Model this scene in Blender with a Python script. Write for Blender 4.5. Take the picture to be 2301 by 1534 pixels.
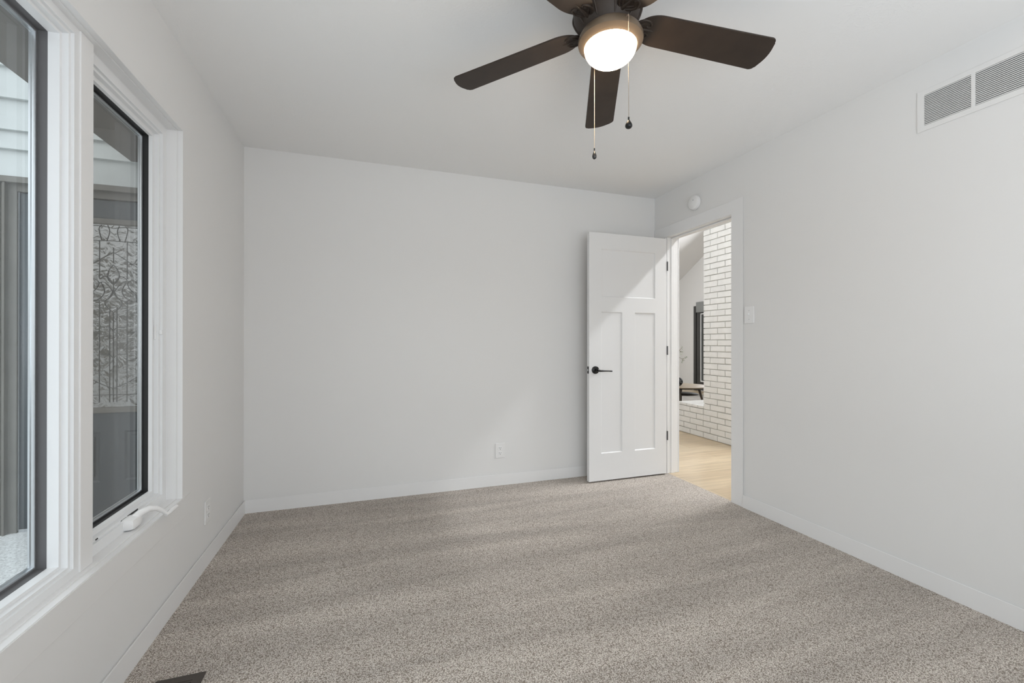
import bpy, bmesh, math, random
from mathutils import Vector, Matrix
random.seed(7)
for o in list(bpy.data.objects): bpy.data.objects.remove(o, do_unlink=True)
SC = bpy.context.scene
COL = SC.collection
PI = math.pi

# ------------------------------------------------------------------ camera
W, H = 2301, 1534
F_PX, YAW, PIT, ROL, CAM_Z, CX = 967.012, 0.32710, 0.0012, 0.0007, 1.1404, 1156.88
XL, XR, YB, ZC = -0.788, 2.458, 3.292, 2.44
cd = bpy.data.cameras.new('camera'); cam = bpy.data.objects.new('camera', cd); COL.objects.link(cam)
cd.sensor_width = 36.0; cd.lens = F_PX / W * 36.0
cd.shift_x = (W / 2 - CX) / W; cd.shift_y = 0.0
cd.clip_start = 0.02; cd.clip_end = 200
c, s = math.cos(YAW), math.sin(YAW); cp, sp = math.cos(PIT), math.sin(PIT); cr, sr = math.cos(ROL), math.sin(ROL)
right0 = Vector((c, -s, 0)); up0 = Vector((-s * sp, -c * sp, cp)); fwd = Vector((s * cp, c * cp, sp))
rt = right0 * cr + up0 * sr; upv = up0 * cr - right0 * sr
m = Matrix.Identity(4)
for i in range(3):
    m[i][0] = rt[i]; m[i][1] = upv[i]; m[i][2] = -fwd[i]
m[0][3], m[1][3], m[2][3] = 0, 0, CAM_Z
cam.matrix_world = m
SC.camera = cam
RV = Vector((c, -s, 0)); FV = Vector((s, c, 0))

# ------------------------------------------------------------------ colour management, world, lights
SC.view_settings.view_transform = 'Standard'; SC.view_settings.look = 'None'
SC.view_settings.exposure = 0.16; SC.view_settings.gamma = 1.0; SC.view_settings.use_curve_mapping = False
SC.display_settings.display_device = 'sRGB'

world = bpy.data.worlds.new('overcast sky'); SC.world = world; world.use_nodes = True
nt = world.node_tree; nt.nodes.clear()
def N(nt, t, **k):
    n = nt.nodes.new(t)
    for a, b in k.items():
        if a == 'inp':
            for q, v in b.items(): n.inputs[q].default_value = v
        else: setattr(n, a, b)
    return n
tc = N(nt, 'ShaderNodeTexCoord'); sep = N(nt, 'ShaderNodeSeparateXYZ'); nt.links.new(tc.outputs['Generated'], sep.inputs[0])
nz = N(nt, 'ShaderNodeTexNoise', inp={'Scale': 9.0, 'Detail': 6.0, 'Roughness': 0.7}); nt.links.new(tc.outputs['Generated'], nz.inputs['Vector'])
ma = N(nt, 'ShaderNodeMath', operation='MULTIPLY_ADD'); ma.inputs[1].default_value = 0.30; nt.links.new(nz.outputs[0], ma.inputs[0]); nt.links.new(sep.outputs['Z'], ma.inputs[2])
rp = N(nt, 'ShaderNodeValToRGB'); nt.links.new(ma.outputs[0], rp.inputs[0])
e = rp.color_ramp.elements
e[0].position = 0.215; e[0].color = (0.085, 0.08, 0.07, 1)
e[1].position = 0.30; e[1].color = (0.89, 0.94, 0.985, 1)
bg = N(nt, 'ShaderNodeBackground', inp={'Strength': 2.12}); nt.links.new(rp.outputs[0], bg.inputs['Color'])
wo = N(nt, 'ShaderNodeOutputWorld'); nt.links.new(bg.outputs[0], wo.inputs[0])

def area(name, loc, direction, sx, sy, power, col=(1, 1, 1), spread=PI):
    l = bpy.data.lights.new(name, 'AREA'); l.shape = 'RECTANGLE'; l.size = sx; l.size_y = sy
    l.energy = power; l.color = col; l.spread = spread
    o = bpy.data.objects.new(name, l); COL.objects.link(o); o.location = loc
    o.rotation_euler = Vector(direction).to_track_quat('-Z', 'Y').to_euler()
    return o
# unseen fill lamp added behind the camera to brighten the room
area('rear_fill_lamp', (0.80, -0.93, 1.30), (0, 1, 1.5), 2.3, 1.6, 41, (0.918, 0.955, 1.0))
# daylight that a clerestory strip brings into the living room; the lamps after it are added fill
area('clerestory_daylight', (4.6, 2.0, 4.02), (-1, 0, -0.95), 2.7, 0.16, 178, (0.97, 0.985, 1.0))
area('living_room_end_fill', (4.1, 9.3, 1.9), (0, -1, 0.0), 2.8, 2.4, 46, (0.97, 0.985, 1.0))  # unseen lamp, added to fill the living room from its far end
area('living_room_side_fill', (2.64, 6.2, 1.7), (1, -0.4, 0.0), 2.2, 1.8, 26, (0.97, 0.985, 1.0))  # unseen lamp, added to brighten the brick face
area('living_room_patio_fill', (6.9, 6.6, 2.0), (-1, -0.15, 0.0), 1.8, 2.2, 48, (0.97, 0.985, 1.0))  # fill lamp added out of view to lift the living room walls

# ------------------------------------------------------------------ materials
def lin(r, g=None, b=None):
    if g is None: g = b = r
    f = lambda v: ((v / 255.0) / 12.92 if v / 255.0 <= 0.04045 else ((v / 255.0 + 0.055) / 1.055) ** 2.4)
    return (f(r), f(g), f(b), 1)
MATS = {}
def mat(name, col, rough=0.5, metal=0.0, bump=None, vary=None, emit=None, spec=0.5):
    m = bpy.data.materials.new(name); m.use_nodes = True; t = m.node_tree; b = t.nodes['Principled BSDF']
    b.inputs['Base Color'].default_value = col; b.inputs['Roughness'].default_value = rough
    b.inputs['Metallic'].default_value = metal; b.inputs['Specular IOR Level'].default_value = spec
    tcn = N(t, 'ShaderNodeTexCoord')
    if vary:
        sc, amt = vary
        n = N(t, 'ShaderNodeTexNoise', inp={'Scale': sc, 'Detail': 4.0}); t.links.new(tcn.outputs['Object'], n.inputs['Vector'])
        r = N(t, 'ShaderNodeMapRange', inp={'From Min': 0.3, 'From Max': 0.7, 'To Min': 1 - amt, 'To Max': 1 + amt}); t.links.new(n.outputs[0], r.inputs[0])
        mx = N(t, 'ShaderNodeVectorMath', operation='SCALE'); mx.inputs[0].default_value = col[:3]; t.links.new(r.outputs[0], mx.inputs['Scale'])
        t.links.new(mx.outputs[0], b.inputs['Base Color'])
    if bump:
        sc, st, dist = bump
        n = N(t, 'ShaderNodeTexNoise', inp={'Scale': sc, 'Detail': 5.0}); t.links.new(tcn.outputs['Object'], n.inputs['Vector'])
        bn = N(t, 'ShaderNodeBump', inp={'Strength': st, 'Distance': dist}); t.links.new(n.outputs[0], bn.inputs['Height'])
        t.links.new(bn.outputs[0], b.inputs['Normal'])
    if emit:
        b.inputs['Emission Color'].default_value = emit[0]; b.inputs['Emission Strength'].default_value = emit[1]
    MATS[name] = m
    return m
M_wall = mat('wall paint', (0.80, 0.797, 0.79, 1), 0.75, bump=(60, 0.04, 0.002))
M_trim = mat('trim paint', (0.84, 0.84, 0.84, 1), 0.38, spec=0.4)
M_door = mat('door paint', (0.80, 0.80, 0.80, 1), 0.42, spec=0.4)
M_vinyl = mat('white vinyl', (0.84, 0.85, 0.86, 1), 0.35)
M_plate = mat('white plastic', (0.86, 0.86, 0.86, 1), 0.35)
M_cover = mat('painted-over plate', (0.82, 0.817, 0.81, 1), 0.5)
M_slot = mat('dark slot', (0.03, 0.03, 0.03, 1), 0.7)
M_duct = mat('duct shade grey', (0.09, 0.09, 0.095, 1), 0.6)  # tone of the shade inside the duct, put into the colour
M_gasket = mat('black rubber gasket', (0.022, 0.023, 0.024, 1), 0.45)
M_hinge = mat('satin hinge metal', (0.16, 0.16, 0.16, 1), 0.4, 0.7)
M_gasket_lit = mat('lit grey gasket', (0.13, 0.13, 0.135, 1), 0.45)  # lighter copy of the gasket; window light is put into the colour
M_alu = mat('aluminium spacer', (0.62, 0.64, 0.66, 1), 0.28, 0.9)
M_black = mat('matte black metal', (0.012, 0.012, 0.012, 1), 0.38, 0.3)
M_smoke = mat('smoky dark glass', (0.05, 0.05, 0.05, 1), 0.08, 0.4)
M_steel = mat('brushed steel', (0.5, 0.5, 0.5, 1), 0.3, 1.0)
M_bronze = mat('oil rubbed bronze', (0.034, 0.024, 0.018, 1), 0.5, 0.0, vary=(14, 0.15), spec=0.3)
M_ring = mat('lamp-lit bronze ring', (0.17, 0.125, 0.085, 1), 0.45, 0.3, vary=(10, 0.1))  # bronze made lighter; glow of the bowl is put into the colour
M_extgrey = mat('grey exterior frame', (0.30, 0.32, 0.33, 1), 0.5)
M_chain = mat('chain metal', (0.55, 0.48, 0.40, 1), 0.3, 0.9)
M_register = mat('brown register metal', (0.055, 0.045, 0.038, 1), 0.4, 0.2, vary=(20, 0.15))
M_taupe = mat('taupe exterior paint', (0.145, 0.137, 0.122, 1), 0.55, vary=(5, 0.12))
M_soffit = mat('taupe soffit', (0.155, 0.14, 0.125, 1), 0.7, vary=(4, 0.1))
M_greydoor = mat('slate grey door paint', (0.048, 0.058, 0.064, 1), 0.4, vary=(3, 0.1))
M_blackdoor = mat('charcoal door paint', (0.045, 0.045, 0.043, 1), 0.45)
M_shade = mat('grey fabric shade', (0.27, 0.28, 0.275, 1), 0.85, bump=(300, 0.2, 0.001))
M_came = mat('lead came', (0.07, 0.07, 0.065, 1), 0.4, 0.6)
M_brass = mat('brass', (0.55, 0.38, 0.12, 1), 0.3, 1.0)
M_walnut = mat('dark walnut', (0.055, 0.042, 0.03, 1), 0.45, vary=(12, 0.3))
M_twig = mat('dried twig', (0.20, 0.17, 0.13, 1), 0.8)
M_blossom = mat('pale grey green blossom', (0.42, 0.45, 0.38, 1), 0.8)
M_vase = mat('stoneware vase', (0.5, 0.48, 0.44, 1), 0.6)
M_rug = mat('pale woven rug', (0.33, 0.31, 0.285, 1), 0.95, bump=(90, 0.5, 0.01), vary=(6, 0.2))
M_siding = mat('pale blue grey siding', (0.52, 0.545, 0.54, 1), 0.6, bump=(30, 0.15, 0.003), vary=(6, 0.05))
M_brick = mat('white painted brick', (0.76, 0.755, 0.735, 1), 0.65, bump=(45, 0.35, 0.004), vary=(9, 0.05))
M_mortar = mat('shadowed mortar', (0.50, 0.49, 0.46, 1), 0.9, bump=(80, 0.4, 0.004))  # greyed: shadow under the brick edges is put into the mortar colour
M_glass_lamp = mat('frosted lamp glass', (0.95, 0.93, 0.88, 1), 0.4, emit=((1.0, 0.76, 0.51, 1), 38.0))

def wood_floor():
    m = bpy.data.materials.new('oak plank floor'); m.use_nodes = True; t = m.node_tree; b = t.nodes['Principled BSDF']
    tcn = N(t, 'ShaderNodeTexCoord')
    br = N(t, 'ShaderNodeTexBrick', offset=0.37, inp={'Scale': 1.0, 'Mortar Size': 0.0012, 'Brick Width': 1.25, 'Row Height': 0.19, 'Bias': 0.0,
        'Color1': (0.48, 0.375, 0.25, 1), 'Color2': (0.57, 0.465, 0.325, 1), 'Mortar': (0.30, 0.22, 0.13, 1)})
    t.links.new(tcn.outputs['Object'], br.inputs['Vector'])
    mp = N(t, 'ShaderNodeMapping', inp={'Scale': (1.2, 14, 1)}); t.links.new(tcn.outputs['Object'], mp.inputs[0])
    n = N(t, 'ShaderNodeTexNoise', inp={'Scale': 2.0, 'Detail': 6.0, 'Distortion': 0.6}); t.links.new(mp.outputs[0], n.inputs['Vector'])
    r = N(t, 'ShaderNodeMapRange', inp={'From Min': 0.3, 'From Max': 0.7, 'To Min': 0.86, 'To Max': 1.12}); t.links.new(n.outputs[0], r.inputs[0])
    mx = N(t, 'ShaderNodeVectorMath', operation='SCALE'); t.links.new(br.outputs[0], mx.inputs[0]); t.links.new(r.outputs[0], mx.inputs['Scale'])
    t.links.new(mx.outputs[0], b.inputs['Base Color']); b.inputs['Roughness'].default_value = 0.42
    return m
M_wood = wood_floor()

def carpet():
    m = bpy.data.materials.new('beige loop carpet'); m.use_nodes = True; t = m.node_tree; b = t.nodes['Principled BSDF']
    tcn = N(t, 'ShaderNodeTexCoord')
    v = N(t, 'ShaderNodeTexVoronoi', inp={'Scale': 270.0, 'Randomness': 1.0}); v.feature = 'F1'
    dn = N(t, 'ShaderNodeTexNoise', inp={'Scale': 60.0, 'Detail': 2.0}); t.links.new(tcn.outputs['Object'], dn.inputs['Vector'])
    ad = N(t, 'ShaderNodeVectorMath', operation='MULTIPLY_ADD'); ad.inputs[1].default_value = (0.010, 0.010, 0.0)
    t.links.new(dn.outputs['Color'], ad.inputs[0]); t.links.new(tcn.outputs['Object'], ad.inputs[2]); t.links.new(ad.outputs[0], v.inputs['Vector'])
    # shade in the gaps between loops, put into the colour
    r1 = N(t, 'ShaderNodeValToRGB'); r1.color_ramp.elements[0].position = 0.18; r1.color_ramp.elements[0].color = (0.92, 0.86, 0.80, 1)
    r1.color_ramp.elements[1].position = 0.72; r1.color_ramp.elements[1].color = (0.30, 0.255, 0.215, 1)
    t.links.new(v.outputs['Distance'], r1.inputs[0])
    n2 = N(t, 'ShaderNodeTexNoise', inp={'Scale': 320.0, 'Detail': 3.0}); t.links.new(tcn.outputs['Object'], n2.inputs['Vector'])
    r2 = N(t, 'ShaderNodeMapRange', inp={'From Min': 0.3, 'From Max': 0.7, 'To Min': 0.80, 'To Max': 1.16}); t.links.new(n2.outputs[0], r2.inputs[0])
    # vacuum streaks: pile brushed in bands that run from the door towards the left
    mp = N(t, 'ShaderNodeMapping', inp={'Rotation': (0, 0, math.radians(-20)), 'Scale': (0.55, 4.2, 1)}); t.links.new(tcn.outputs['Object'], mp.inputs[0])
    n3 = N(t, 'ShaderNodeTexNoise', inp={'Scale': 1.4, 'Detail': 2.5, 'Distortion': 0.4}); t.links.new(mp.outputs[0], n3.inputs['Vector'])
    r3 = N(t, 'ShaderNodeMapRange', inp={'From Min': 0.35, 'From Max': 0.65, 'To Min': 0.89, 'To Max': 1.12}); t.links.new(n3.outputs[0], r3.inputs[0])
    mu = N(t, 'ShaderNodeMath', operation='MULTIPLY'); t.links.new(r2.outputs[0], mu.inputs[0]); t.links.new(r3.outputs[0], mu.inputs[1])
    mx = N(t, 'ShaderNodeVectorMath', operation='SCALE'); t.links.new(r1.outputs[0], mx.inputs[0]); t.links.new(mu.outputs[0], mx.inputs['Scale'])
    t.links.new(mx.outputs[0], b.inputs['Base Color']); b.inputs['Roughness'].default_value = 0.95; b.inputs['Specular IOR Level'].default_value = 0.1
    inv = N(t, 'ShaderNodeMath', operation='SUBTRACT'); inv.inputs[0].default_value = 1.0; t.links.new(v.outputs['Distance'], inv.inputs[1])
    hs = N(t, 'ShaderNodeMath', operation='MULTIPLY_ADD'); hs.inputs[1].default_value = 0.7; t.links.new(n2.outputs[0], hs.inputs[0]); t.links.new(inv.outputs[0], hs.inputs[2])
    bn = N(t, 'ShaderNodeBump', inp={'Strength': 0.8, 'Distance': 0.0045}); t.links.new(hs.outputs[0], bn.inputs['Height']); t.links.new(bn.outputs[0], b.inputs['Normal'])
    return m
M_carpet = carpet()

def ceiling_mat():
    m = bpy.data.materials.new('textured ceiling paint'); m.use_nodes = True; t = m.node_tree; b = t.nodes['Principled BSDF']
    b.inputs['Base Color'].default_value = (0.90, 0.90, 0.895, 1); b.inputs['Roughness'].default_value = 0.85
    tcn = N(t, 'ShaderNodeTexCoord')
    n = N(t, 'ShaderNodeTexNoise', inp={'Scale': 38.0, 'Detail': 3.0, 'Distortion': 2.5}); t.links.new(tcn.outputs['Object'], n.inputs['Vector'])
    r = N(t, 'ShaderNodeMapRange', inp={'From Min': 0.52, 'From Max': 0.66}); t.links.new(n.outputs[0], r.inputs[0])
    pn = N(t, 'ShaderNodeTexNoise', inp={'Scale': 2.2, 'Detail': 2.0}); t.links.new(tcn.outputs['Object'], pn.inputs['Vector'])
    pr = N(t, 'ShaderNodeMapRange', inp={'From Min': 0.45, 'From Max': 0.62}); t.links.new(pn.outputs[0], pr.inputs[0])
    pm_ = N(t, 'ShaderNodeMath', operation='MULTIPLY'); t.links.new(r.outputs[0], pm_.inputs[0]); t.links.new(pr.outputs[0], pm_.inputs[1])
    bn = N(t, 'ShaderNodeBump', inp={'Strength': 0.25, 'Distance': 0.0022}); t.links.new(pm_.outputs[0], bn.inputs['Height']); t.links.new(bn.outputs[0], b.inputs['Normal'])
    return m
M_ceil = ceiling_mat()

def pane_mat(name, tint):
    m = bpy.data.materials.new(name); m.use_nodes = True; t = m.node_tree; t.nodes.clear()
    lw = N(t, 'ShaderNodeLayerWeight', inp={'Blend': 0.5}); pw = N(t, 'ShaderNodeMath', operation='POWER'); pw.inputs[1].default_value = 5.0
    sc = N(t, 'ShaderNodeMath', operation='MULTIPLY_ADD'); sc.inputs[1].default_value = 0.90; sc.inputs[2].default_value = 0.06
    tr = N(t, 'ShaderNodeBsdfTransparent', inp={'Color': tint}); gl = N(t, 'ShaderNodeBsdfGlossy', inp={'Roughness': 0.01})
    mx = N(t, 'ShaderNodeMixShader'); o = N(t, 'ShaderNodeOutputMaterial')
    t.links.new(lw.outputs['Facing'], pw.inputs[0]); t.links.new(pw.outputs[0], sc.inputs[0]); t.links.new(sc.outputs[0], mx.inputs[0])
    t.links.new(tr.outputs[0], mx.inputs[1]); t.links.new(gl.outputs[0], mx.inputs[2]); t.links.new(mx.outputs[0], o.inputs[0])
    return m
M_pane = pane_mat('window glass', (0.95, 0.97, 0.97, 1))
M_pane_dark = pane_mat('tinted casement glass', (0.80, 0.80, 0.785, 1))

def leaded_mat():
    m = bpy.data.materials.new('bevelled leaded glass'); m.use_nodes = True; t = m.node_tree; b = t.nodes['Principled BSDF']
    b.inputs['Base Color'].default_value = (0.10, 0.10, 0.09, 1); b.inputs['Roughness'].default_value = 0.06; b.inputs['Specular IOR Level'].default_value = 1.0
    b.inputs['Coat Weight'].default_value = 1.0; b.inputs['Coat IOR'].default_value = 2.2; b.inputs['Coat Roughness'].default_value = 0.08
    tcn = N(t, 'ShaderNodeTexCoord'); n = N(t, 'ShaderNodeTexNoise', inp={'Scale': 16.0, 'Detail': 3.0, 'Distortion': 1.0}); t.links.new(tcn.outputs['Object'], n.inputs['Vector'])
    bn = N(t, 'ShaderNodeBump', inp={'Strength': 0.5, 'Distance': 0.012}); t.links.new(n.outputs[0], bn.inputs['Height'])
    t.links.new(bn.outputs[0], b.inputs['Normal']); t.links.new(bn.outputs[0], b.inputs['Coat Normal'])
    return m
M_leaded = leaded_mat()

def ground_mat():
    m = bpy.data.materials.new('pale washed aggregate'); m.use_nodes = True; t = m.node_tree; b = t.nodes['Principled BSDF']
    tcn = N(t, 'ShaderNodeTexCoord'); n = N(t, 'ShaderNodeTexNoise', inp={'Scale': 70.0, 'Detail': 6.0, 'Roughness': 0.7}); t.links.new(tcn.outputs['Object'], n.inputs['Vector'])
    r = N(t, 'ShaderNodeValToRGB'); r.color_ramp.elements[0].position = 0.35; r.color_ramp.elements[0].color = (0.50, 0.51, 0.51, 1)
    r.color_ramp.elements[1].position = 0.6; r.color_ramp.elements[1].color = (0.86, 0.87, 0.87, 1); t.links.new(n.outputs[0], r.inputs[0]); t.links.new(r.outputs[0], b.inputs['Base Color'])
    b.inputs['Roughness'].default_value = 0.9
    bn = N(t, 'ShaderNodeBump', inp={'Strength': 0.6, 'Distance': 0.01}); t.links.new(n.outputs[0], bn.inputs['Height']); t.links.new(bn.outputs[0], b.inputs['Normal'])
    return m
M_ground = ground_mat()

def table_wood():
    m = bpy.data.materials.new('oak table top'); m.use_nodes = True; t = m.node_tree; b = t.nodes['Principled BSDF']
    tcn = N(t, 'ShaderNodeTexCoord'); mp = N(t, 'ShaderNodeMapping', inp={'Scale': (2, 22, 2)}); t.links.new(tcn.outputs['Object'], mp.inputs[0])
    n = N(t, 'ShaderNodeTexNoise', inp={'Scale': 2.0, 'Detail': 4.0}); t.links.new(mp.outputs[0], n.inputs['Vector'])
    r = N(t, 'ShaderNodeValToRGB'); r.color_ramp.elements[0].color = (0.20, 0.15, 0.10, 1); r.color_ramp.elements[1].color = (0.36, 0.28, 0.19, 1)
    t.links.new(n.outputs[0], r.inputs[0]); t.links.new(r.outputs[0], b.inputs['Base Color']); b.inputs['Roughness'].default_value = 0.4
    return m
M_tabletop = table_wood()

# ------------------------------------------------------------------ mesh helpers
def box(bm, x0, x1, y0, y1, z0, z1, bev=0.0, mi=0):
    r = bmesh.ops.create_cube(bm, size=1.0)
    vs = r['verts']
    for v in vs:
        v.co = Vector(((x0 + x1) / 2 + v.co.x * (x1 - x0), (y0 + y1) / 2 + v.co.y * (y1 - y0), (z0 + z1) / 2 + v.co.z * (z1 - z0)))
    if bev > 0:
        es = list({e for v in vs for e in v.link_edges})
        bmesh.ops.bevel(bm, geom=es, offset=bev, segments=2, affect='EDGES', profile=0.5)
    return vs
def quad(bm, pts):
    return bm.faces.new([bm.verts.new(p) for p in pts])
def tube(bm, pts, rad, seg=10, cap=True):
    pts = [Vector(p) for p in pts]; rads = rad if isinstance(rad, (list, tuple)) else [rad] * len(pts)
    rings = []; prev = None
    for i, p in enumerate(pts):
        d = (pts[min(i + 1, len(pts) - 1)] - pts[max(i - 1, 0)]).normalized()
        if prev is None:
            a = Vector((0, 0, 1)) if abs(d.z) < 0.9 else Vector((1, 0, 0)); u = d.cross(a).normalized()
        else:
            u = (prev - d * prev.dot(d)).normalized()
        prev = u; w = d.cross(u)
        rings.append([bm.verts.new(p + (u * math.cos(2 * PI * k / seg) + w * math.sin(2 * PI * k / seg)) * rads[i]) for k in range(seg)])
    for a, b in zip(rings, rings[1:]):
        for k in range(seg): bm.faces.new((a[k], a[(k + 1) % seg], b[(k + 1) % seg], b[k]))
    if cap:
        bm.faces.new(rings[0][::-1]); bm.faces.new(rings[-1])
def smooth_path(p, n=5):
    p = [Vector(q) for q in p]; out = []
    for i in range(len(p) - 1):
        p0, p1, p2, p3 = p[max(i - 1, 0)], p[i], p[i + 1], p[min(i + 2, len(p) - 1)]
        for k in range(n):
            t = k / n
            out.append(0.5 * ((2 * p1) + (p2 - p0) * t + (2 * p0 - 5 * p1 + 4 * p2 - p3) * t * t + (3 * p1 - p0 - 3 * p2 + p3) * t ** 3))
    out.append(p[-1]); return out
def smooth_tube(bm, pts, rads, seg=10, n=5):
    rr = []
    for i in range(len(rads) - 1):
        for k in range(n): rr.append(rads[i] + (rads[i + 1] - rads[i]) * k / n)
    rr.append(rads[-1]); tube(bm, smooth_path(pts, n), rr, seg)
def lathe(bm, prof, cx, cy, seg=48, axis='Z', close=False):
    """prof: (radius, height) pairs turned about a vertical axis at cx, cy"""
    rings = []
    for r, z in prof:
        if r < 1e-5: rings.append([bm.verts.new((cx, cy, z))])
        else: rings.append([bm.verts.new((cx + r * math.cos(2 * PI * k / seg), cy + r * math.sin(2 * PI * k / seg), z)) for k in range(seg)])
    for a, b in zip(rings, rings[1:]):
        for k in range(seg):
            k2 = (k + 1) % seg
            if len(a) == 1 and len(b) == 1: continue
            if len(a) == 1: bm.faces.new((a[0], b[k2], b[k]))
            elif len(b) == 1: bm.faces.new((a[k], a[k2], b[0]))
            else: bm.faces.new((a[k], a[k2], b[k2], b[k]))
def make(name, bm, material, parent=None, smooth=False, recalc=True):
    if recalc: bmesh.ops.recalc_face_normals(bm, faces=bm.faces[:])
    me = bpy.data.meshes.new(name); bm.to_mesh(me); bm.free()
    mats = material if isinstance(material, (list, tuple)) else [material]
    for q in mats: me.materials.append(q)
    if smooth:
        for p in me.polygons: p.use_smooth = True
        try: me.set_sharp_from_angle(angle=math.radians(38))
        except Exception: pass
    o = bpy.data.objects.new(name, me); COL.objects.link(o)
    if parent:
        o.parent = parent
        o.matrix_parent_inverse = Matrix.Translation(-parent.location)
    return o
def struct(name, bm, material, **k):
    o = make(name, bm, material, **k); o['kind'] = 'structure'; return o
def thing(name, loc, label, cat, group=None):
    o = bpy.data.objects.new(name, None); COL.objects.link(o); o.location = loc; o.empty_display_size = 0.05
    o['label'] = label; o['category'] = cat
    if group: o['group'] = group
    return o
def B(): return bmesh.new()
def sweep(bm, rect, prof, x_of):
    """mitred picture-frame sweep round the rectangle (y0, y1, z0, z1); prof = (inset, depth)"""
    y0, y1, z0, z1 = rect
    rows = []
    for d, t in prof:
        x = x_of(t)
        rows.append([bm.verts.new((x, y0 + d, z0 + d)), bm.verts.new((x, y1 - d, z0 + d)), bm.verts.new((x, y1 - d, z1 - d)), bm.verts.new((x, y0 + d, z1 - d))])
    for a, b in zip(rows, rows[1:]):
        for k in range(4): bm.faces.new((a[k], a[(k + 1) % 4], b[(k + 1) % 4], b[k]))

# ------------------------------------------------------------------ room shell
WT = 0.145           # left wall thickness
YR = -1.0            # wall behind the camera
OY0, OY1, OZ0, OZ1 = -0.30, 2.300, 0.440, 2.083     # window opening in the left wall
bm = B()
box(bm, XL - WT, XL, YR - 0.15, OY0, 0, 2.62); box(bm, XL - WT, XL, OY1, YB + 0.168, 0, 2.62)
box(bm, XL - WT, XL, OY0, OY1, 0, OZ0); box(bm, XL - WT, XL, OY0, OY1, OZ1, 2.62)
struct('wall_left', bm, M_wall)
bm = B(); box(bm, XL, XR, YB, YB + 0.14, 0, 2.62); struct('wall_back', bm, M_wall)
# wall behind the camera, with an opening added for more light
bm = B()
RX0, RX1, RZ0, RZ1 = -0.37, 1.97, 0.48, 2.22
box(bm, XL, RX0, YR - 0.14, YR, 0, 2.62); box(bm, RX1, XR, YR - 0.14, YR, 0, 2.62)
box(bm, RX0, RX1, YR - 0.14, YR, 0, RZ0); box(bm, RX0, RX1, YR - 0.14, YR, RZ1, 2.62)
struct('wall_front', bm, M_wall)
JY0, JY1, JZ = 2.410, 3.120, 2.050         # clear door opening
XH = 2.575                                  # hall face of the right wall
bm = B()
box(bm, XR, XH, YR - 0.14, JY0 - 0.019, 0, 2.70); box(bm, XR, XH, JY1 + 0.019, 9.75, 0, 2.70)
box(bm, XR, XH, JY0 - 0.019, JY1 + 0.019, JZ + 0.019, 2.70)
struct('wall_right', bm, M_wall)
bm = B(); box(bm, XL - 0.001, XR + 0.001, YR - 0.14, YB + 0.14, ZC, ZC + 0.12); struct('ceiling', bm, M_ceil)
bm = B(); box(bm, XL - WT, 2.468, YR - 0.14, YB + 0.14, -0.12, 0.0); struct('floor', bm, M_carpet)

# baseboards
BH, BT = 0.088, 0.012
def board_profile(bm, a, b, nrm):
    """baseboard from a to b (floor points on the wall line), nrm = into the room"""
    a, b, n = Vector(a), Vector(b), Vector(nrm)
    pr = [(0, 0), (BT, 0), (BT, BH - 0.0015), (BT - 0.001, BH), (BT - 0.005, BH - 0.010), (0, BH - 0.010)]
    va = [bm.verts.new(a + n * d + Vector((0, 0, z))) for d, z in pr]; vb = [bm.verts.new(b + n * d + Vector((0, 0, z))) for d, z in pr]
    for k in range(6): bm.faces.new((va[k], va[(k + 1) % 6], vb[(k + 1) % 6], vb[k]))
    bm.faces.new(va[::-1]); bm.faces.new(vb)
bm = B(); board_profile(bm, (XL, YR, 0), (XL, YB - 0.001, 0), (1, 0, 0)); struct('baseboard_left', bm, M_trim)
bm = B(); board_profile(bm, (XL + BT, YB, 0), (XR - 0.016, YB, 0), (0, -1, 0)); struct('baseboard_back', bm, M_trim)
bm = B(); board_profile(bm, (XR, 2.311, 0), (XR, YR, 0), (-1, 0, 0)); struct('baseboard_right', bm, M_trim)
bm = B(); board_profile(bm, (XR - BT, YR, 0), (XL + BT, YR, 0), (0, 1, 0)); struct('baseboard_front', bm, M_trim)

# ------------------------------------------------------------------ door opening trim
CT = 0.008
bm = B()   # casing, one flat frame
vs = [bm.verts.new(p) for p in [(XR - CT, 2.310, 0), (XR - CT, 2.413, 0), (XR, 2.413, 0), (XR, 2.317, 0), (XR - CT, 2.310, 2.147), (XR - CT, 2.413, 2.147), (XR, 2.413, 2.147), (XR, 2.317, 2.147)]]
for f_ in ((0, 1, 2, 3), (4, 5, 6, 7), (0, 1, 5, 4), (1, 2, 6, 5), (2, 3, 7, 6), (3, 0, 4, 7)): bm.faces.new([vs[i] for i in f_])
box(bm, XR - CT, XR, 2.413, YB - 0.001, JZ + 0.003, 2.147, 0.0015)
box(bm, XR - CT, XR, JY1 + 0.015, YB - 0.001, 0, JZ + 0.003, 0.0015)
struct('trim_1', bm, M_trim)
bm = B()   # jambs with stop moulding
box(bm, XR, XH, JY0 - 0.0185, JY0, 0, JZ, 0.001); box(bm, XR, XH, JY1, JY1 + 0.0185, 0, JZ, 0.001); box(bm, XR, XH, JY0 - 0.018, JY1 + 0.018, JZ, JZ + 0.0185, 0.001)
box(bm, XR + 0.038, XR + 0.072, JY0, JY0 + 0.007, 0, JZ - 0.001, 0.002); box(bm, XR + 0.038, XR + 0.072, JY1 - 0.007, JY1, 0, JZ - 0.001, 0.002)
box(bm, XR + 0.038, XR + 0.072, JY0, JY1, JZ - 0.012, JZ - 0.001, 0.002)
struct('trim_2', bm, M_trim)
bm = B()   # hall side casing
box(bm, XH, XH + CT, 2.31, 2.413, 0, 2.147, 0.0015); box(bm, XH, XH + CT, 2.413, 3.117, JZ + 0.003, 2.147, 0.0015); box(bm, XH, XH + CT, 3.117, 3.22, 0, 2.147, 0.0015)
struct('trim_3', bm, M_trim)

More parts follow.
